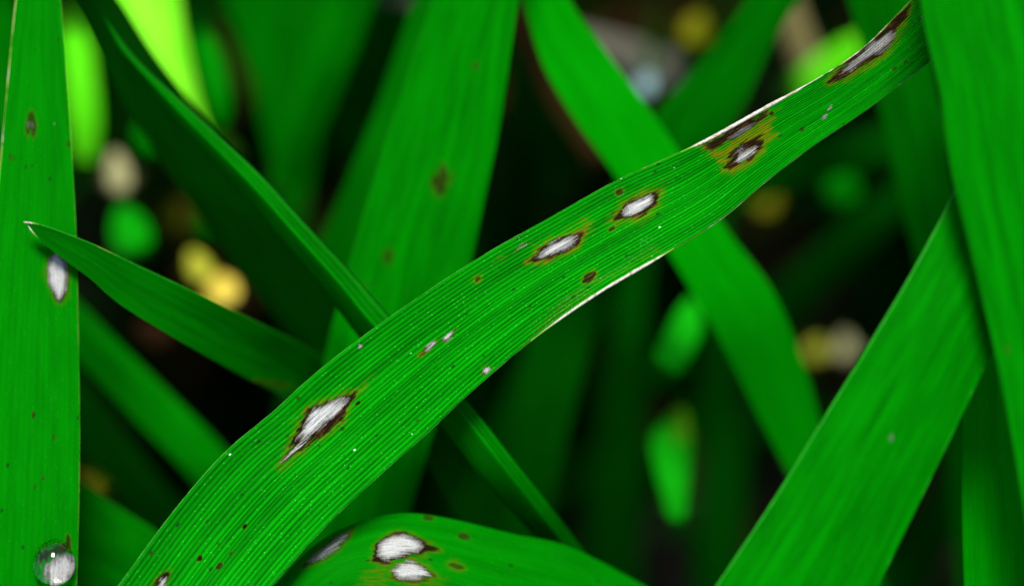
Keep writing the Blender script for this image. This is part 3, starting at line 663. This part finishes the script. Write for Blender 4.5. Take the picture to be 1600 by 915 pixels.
back('green leaf end with yellow withered top in the dark hollow', [(1054, 638, 1072, 638, .338), (1020, 680, 1080, 676, .334), (1024, 730, 1078, 730, .329), (1040, 790, 1072, 790, .325), (1048, 815, 1068, 815, .324)], 'bright', start=None, end='base', end_dir=vr(1058, 815), pull=0.0,
     halos=[([(1040, 630), (1085, 630), (1085, 690), (1050, 690)], 1.0)])
back('straw-coloured dry stalk beside the black hollow', [(1190, -40, 1232, -60, .362), (1212, 30, 1254, 15, .363), (1232, 80, 1272, 62, .364), (1250, 130, 1288, 110, .366)], 'straw', bulge=0.3, name='straw_stalk', cat='stalk', end_dir=vr(1268, 118), pull=0.0)
back('lime leaf glowing behind the rolled cream edge', [(1345, 50, 1350, 90, .358), (1310, 66, 1322, 116, .36), (1275, 90, 1285, 140, .362), (1240, 120, 1250, 165, .365)], 'young', start=None, end_dir=vr(1245, 142), pull=0.0)
back('withered brown leaf behind the blurred green leaf', [(820, 90, 850, 70, .338), (850, 150, 885, 130, .339), (890, 210, 920, 190, .34), (930, 270, 960, 250, .343)], 'brown', end_dir=vr(945, 260), pull=0.0)
back('greyish dead leaf high in the dark between two slanting leaves', [(890, 38, 900, 66, .372), (950, 52, 950, 88, .372), (1010, 70, 1000, 115, .374), (1070, 92, 1056, 132, .376)], 'grey', end='base', end_dir=vr(1063, 112), pull=0.0)
back('grey weathered leaf scrap at the margin of the dewdrop leaf', [(-60, 40, -60, 110, .33), (-20, 50, -20, 112, .33), (14, 62, 14, 104, .332)], 'grey', start=None, end_dir=vr(14, 83), pull=0.0)
back('dim leaf at the outer side of the dewdrop leaf', [(-40, -80, 10, -80, .31), (-50, 60, 25, 60, .311), (-60, 250, 20, 250, .312), (-70, 420, 0, 420, .314)], 'plain')

def nub(label, x, y, w, h, mat, d=.365, ang=0, grp='round out-of-focus leaf tips'):
    """A blunt leaf tip that comes up towards the camera, its blade running away down into the stand."""
    rr = random.Random(int(x * 7 + y)); ang += rr.uniform(-35, 35); h *= rr.uniform(1.0, 1.35)
    a = math.radians(ang); c, s_ = math.cos(a), math.sin(a)
    st = []
    for k, (t, f) in enumerate(((-0.5, 0.2), (-0.25, rr.uniform(0.6, 0.9)), (0.1, rr.uniform(0.85, 1.05)), (0.5, rr.uniform(0.5, 0.8)))):
        ax, ay, bx, by = -w / 2 * f, t * h, w / 2 * f, t * h
        st.append((x + ax * c - ay * s_, y + ax * s_ + ay * c, x + bx * c - by * s_, y + bx * s_ + by * c, d + 0.14 * MMPX * h * (0.5 - t) * 2))
    leaf(label, st, M[mat], start=None, end='base', group=grp, bulge=0.12, nu=14, res=0.0015, end_dir=vr(x, y), pull=0.0, margin=(0.00005, 0.00005))
nub('glowing green blunt leaf tip above the short dim leaf', 202, 358, 66, 66, 'bright', .34)
nub('smaller yellow-green leaf tip touching the creamy yellow one', 310, 415, 36, 40, 'yellow_green', .34)
nub('creamy yellow leaf tip just above the short dim leaf', 346, 452, 52, 46, 'yellow', .338)
nub('beige withered leaf tip above the glowing green one', 184, 268, 36, 54, 'pale_straw', .345)
nub('faint olive leaf tip between the glowing green one and narrow rolled leaf', 281, 335, 36, 36, 'olive', .37)
nub('faint green leaf tip next to the faint olive one', 332, 342, 40, 40, 'fresh', .36)
nub('faint green leaf tip beside the dark slender leaf', 240, 205, 50, 60, 'fresh', .355)
nub('olive leaf tip in front of the wide dim leaf', 508, 152, 30, 40, 'moss', .345, 15)
nub('bright yellow leaf tip beside the dim slanting leaf', 1085, 46, 36, 40, 'olive', .36)
nub('bluish grey bleached leaf tip in place of a blurred drop, between two slanting leaves', 1010, 131, 34, 34, 'dewlike', .35)  # leaf tip added where a blurred dewdrop would catch the sky
nub('faint round green leaf tip in the black hollow', 1314, 290, 46, 46, 'fresh', .37)
nub('dull yellow round leaf tip under the lesion-dotted leaf', 1197, 315, 36, 36, 'olive', .37)
nub('dull olive round leaf tip low in the black hollow', 1276, 546, 32, 32, 'yellow_green', .36)
nub('greyish beige round leaf tip beside the dull olive one', 1321, 541, 36, 36, 'pale_straw', .36)
nub('brownish leaf tip below the short dim leaf', 238, 520, 40, 46, 'brown', .34, -40)
nub('orange brown leaf tip beside the dim smooth low leaf', 145, 752, 24, 40, 'olive', .31, -60)

# ------------------------------------------------------------------ dewdrops
def drop(label, centre, nrm, rx, ry, rz, upv):
    n_, m_ = 40, 28
    nrm = norm(nrm); xax = norm(np.cross(upv, nrm)); yax = np.cross(nrm, xax)
    V = []; th = np.linspace(0, math.pi, m_)
    for t in th:
        for p in np.arange(n_) / n_ * 2 * math.pi:
            x, y, z = math.sin(t) * math.cos(p), math.sin(t) * math.sin(p), math.cos(t)
            if z < -0.35: z = -0.35 - (abs(z) - 0.35) * 0.15          # sits flat on the blade
            sag = 1 + 0.10 * (-y)                                   # heavier lower end
            V.append(xax * x * rx * sag + yax * y * ry + nrm * z * rz)
    V = np.array(V); i = np.arange(m_ * n_).reshape(m_, n_); i2 = np.roll(i, -1, axis=1)
    q = np.stack([i[:-1], i[1:], i2[1:], i2[:-1]], -1).reshape(-1, 4)
    o = mesh_np('dewdrop', V, q, M['water']); o.location = centre
    o['label'] = label; o['category'] = 'water drop'
    return o
gx, gy, _ = project(GB.reshape(-1, 3)); kk = int(np.argmin((gx - 84) ** 2 + (gy - 876) ** 2)); pB = GB.reshape(-1, 3)[kk]
nB = norm(EYE - pB)
drop('clear round dewdrop clinging near the edge of the broad upright leaf', pB + nB * 0.0008, nB, 0.00205, 0.0023, 0.0021, UP)

# ------------------------------------------------------------------ the rest of the stand
def stand():
    r = np.random.default_rng(21)
    Vs = []; Qs = []; Us = []; Mi = []; base = 0
    def blade(p, az, lean, L, w, curl, stem=False):
        nonlocal base
        k = 11; pts = np.zeros((k, 3)); c = p.copy(); th = lean
        hd = np.array([math.cos(az), math.sin(az), 0]); sd = np.array([-math.sin(az), math.cos(az), 0])
        nr = np.zeros((k, 3))
        for i in range(k):
            pts[i] = c; d = hd * math.sin(th) + np.array([0, 0, 1.0]) * math.cos(th)
            nr[i] = np.array([0, 0, 1.0]) * math.sin(th) - hd * math.cos(th)
            c = c + d * L / (k - 1); th += curl / (k - 1) * (0.3 + 1.4 * i / k)
        x, y, dd = project(pts)
        if ((dd < 0.385) & (dd > -0.05) & (x > -330) & (x < 1930) & (y > -260) & (y < 1180)).any(): return
        if pts[:, 2].max() > 0.30: return
        # keep the light's way to the leaves clear
        t = np.array([i / (k - 1) for i in range(k)])
        ww = w * np.minimum(1, 1.25 * (1 - t) ** 0.6 + 0.02) if not stem else w * (1 - 0.4 * t)
        hgt = w * (0.10 if not stem else 0.5)
        ring = np.stack([pts - sd * ww[:, None] / 2, pts + nr * hgt * 0.6 * (ww / w)[:, None] + nr * 0.0001, pts + sd * ww[:, None] / 2, pts - nr * (hgt * (0.6 if stem else -0.3)) * (ww / w)[:, None] - nr * 0.0001], axis=1)
        ii = np.arange(k * 4).reshape(k, 4) + base; i2 = np.roll(ii, -1, axis=1)
        Qs.append(np.stack([ii[:-1], ii[1:], i2[1:], i2[:-1]], -1).reshape(-1, 4)); Vs.append(ring.reshape(-1, 3))
        uu = np.zeros((k, 4, 3)); uu[:, :, 0] = np.array([0, .5, 1, .5])[None] * w * 1e3 + r.random() * 50; uu[:, :, 1] = (t * L * 1e3 + r.random() * 50)[:, None]
        Us.append(uu.reshape(-1, 3)); base += k * 4
        Mi.append(np.full((k - 1) * 4, r.choice([0, 1, 2], p=[0.66, 0.27, 0.07])))
    for hx in np.arange(-1.0, 1.01, 0.085):
        for hy in np.arange(-0.55, 1.7, 0.085):
            c0 = np.array([hx + r.normal() * 0.02, hy + r.normal() * 0.02, -0.01])
            for s in range(9):
                p = c0 + np.array([r.normal() * 0.012, r.normal() * 0.012, 0])
                blade(p, r.random() * 6.28, r.random() * 0.18, 0.12 + r.random() * 0.06, 0.004, 0.1, True)
            for s in range(20):
                p = c0 + np.array([r.normal() * 0.014, r.normal() * 0.014, 0])
                blade(p, r.random() * 6.28, 0.08 + r.random() * 0.45, 0.16 + r.random() * 0.16, 0.006 + r.random() * 0.005, 0.5 + r.random() * 1.4)
    V = np.concatenate(Vs); Q = np.concatenate(Qs)
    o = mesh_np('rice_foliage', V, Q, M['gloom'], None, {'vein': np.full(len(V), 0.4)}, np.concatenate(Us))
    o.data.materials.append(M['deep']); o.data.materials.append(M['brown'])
    o.data.polygons.foreach_set('material_index', np.concatenate(Mi).astype(np.int32))
    o['kind'] = 'stuff'; o['label'] = 'dim mass of rice blades and stems deep in the stand'
stand()
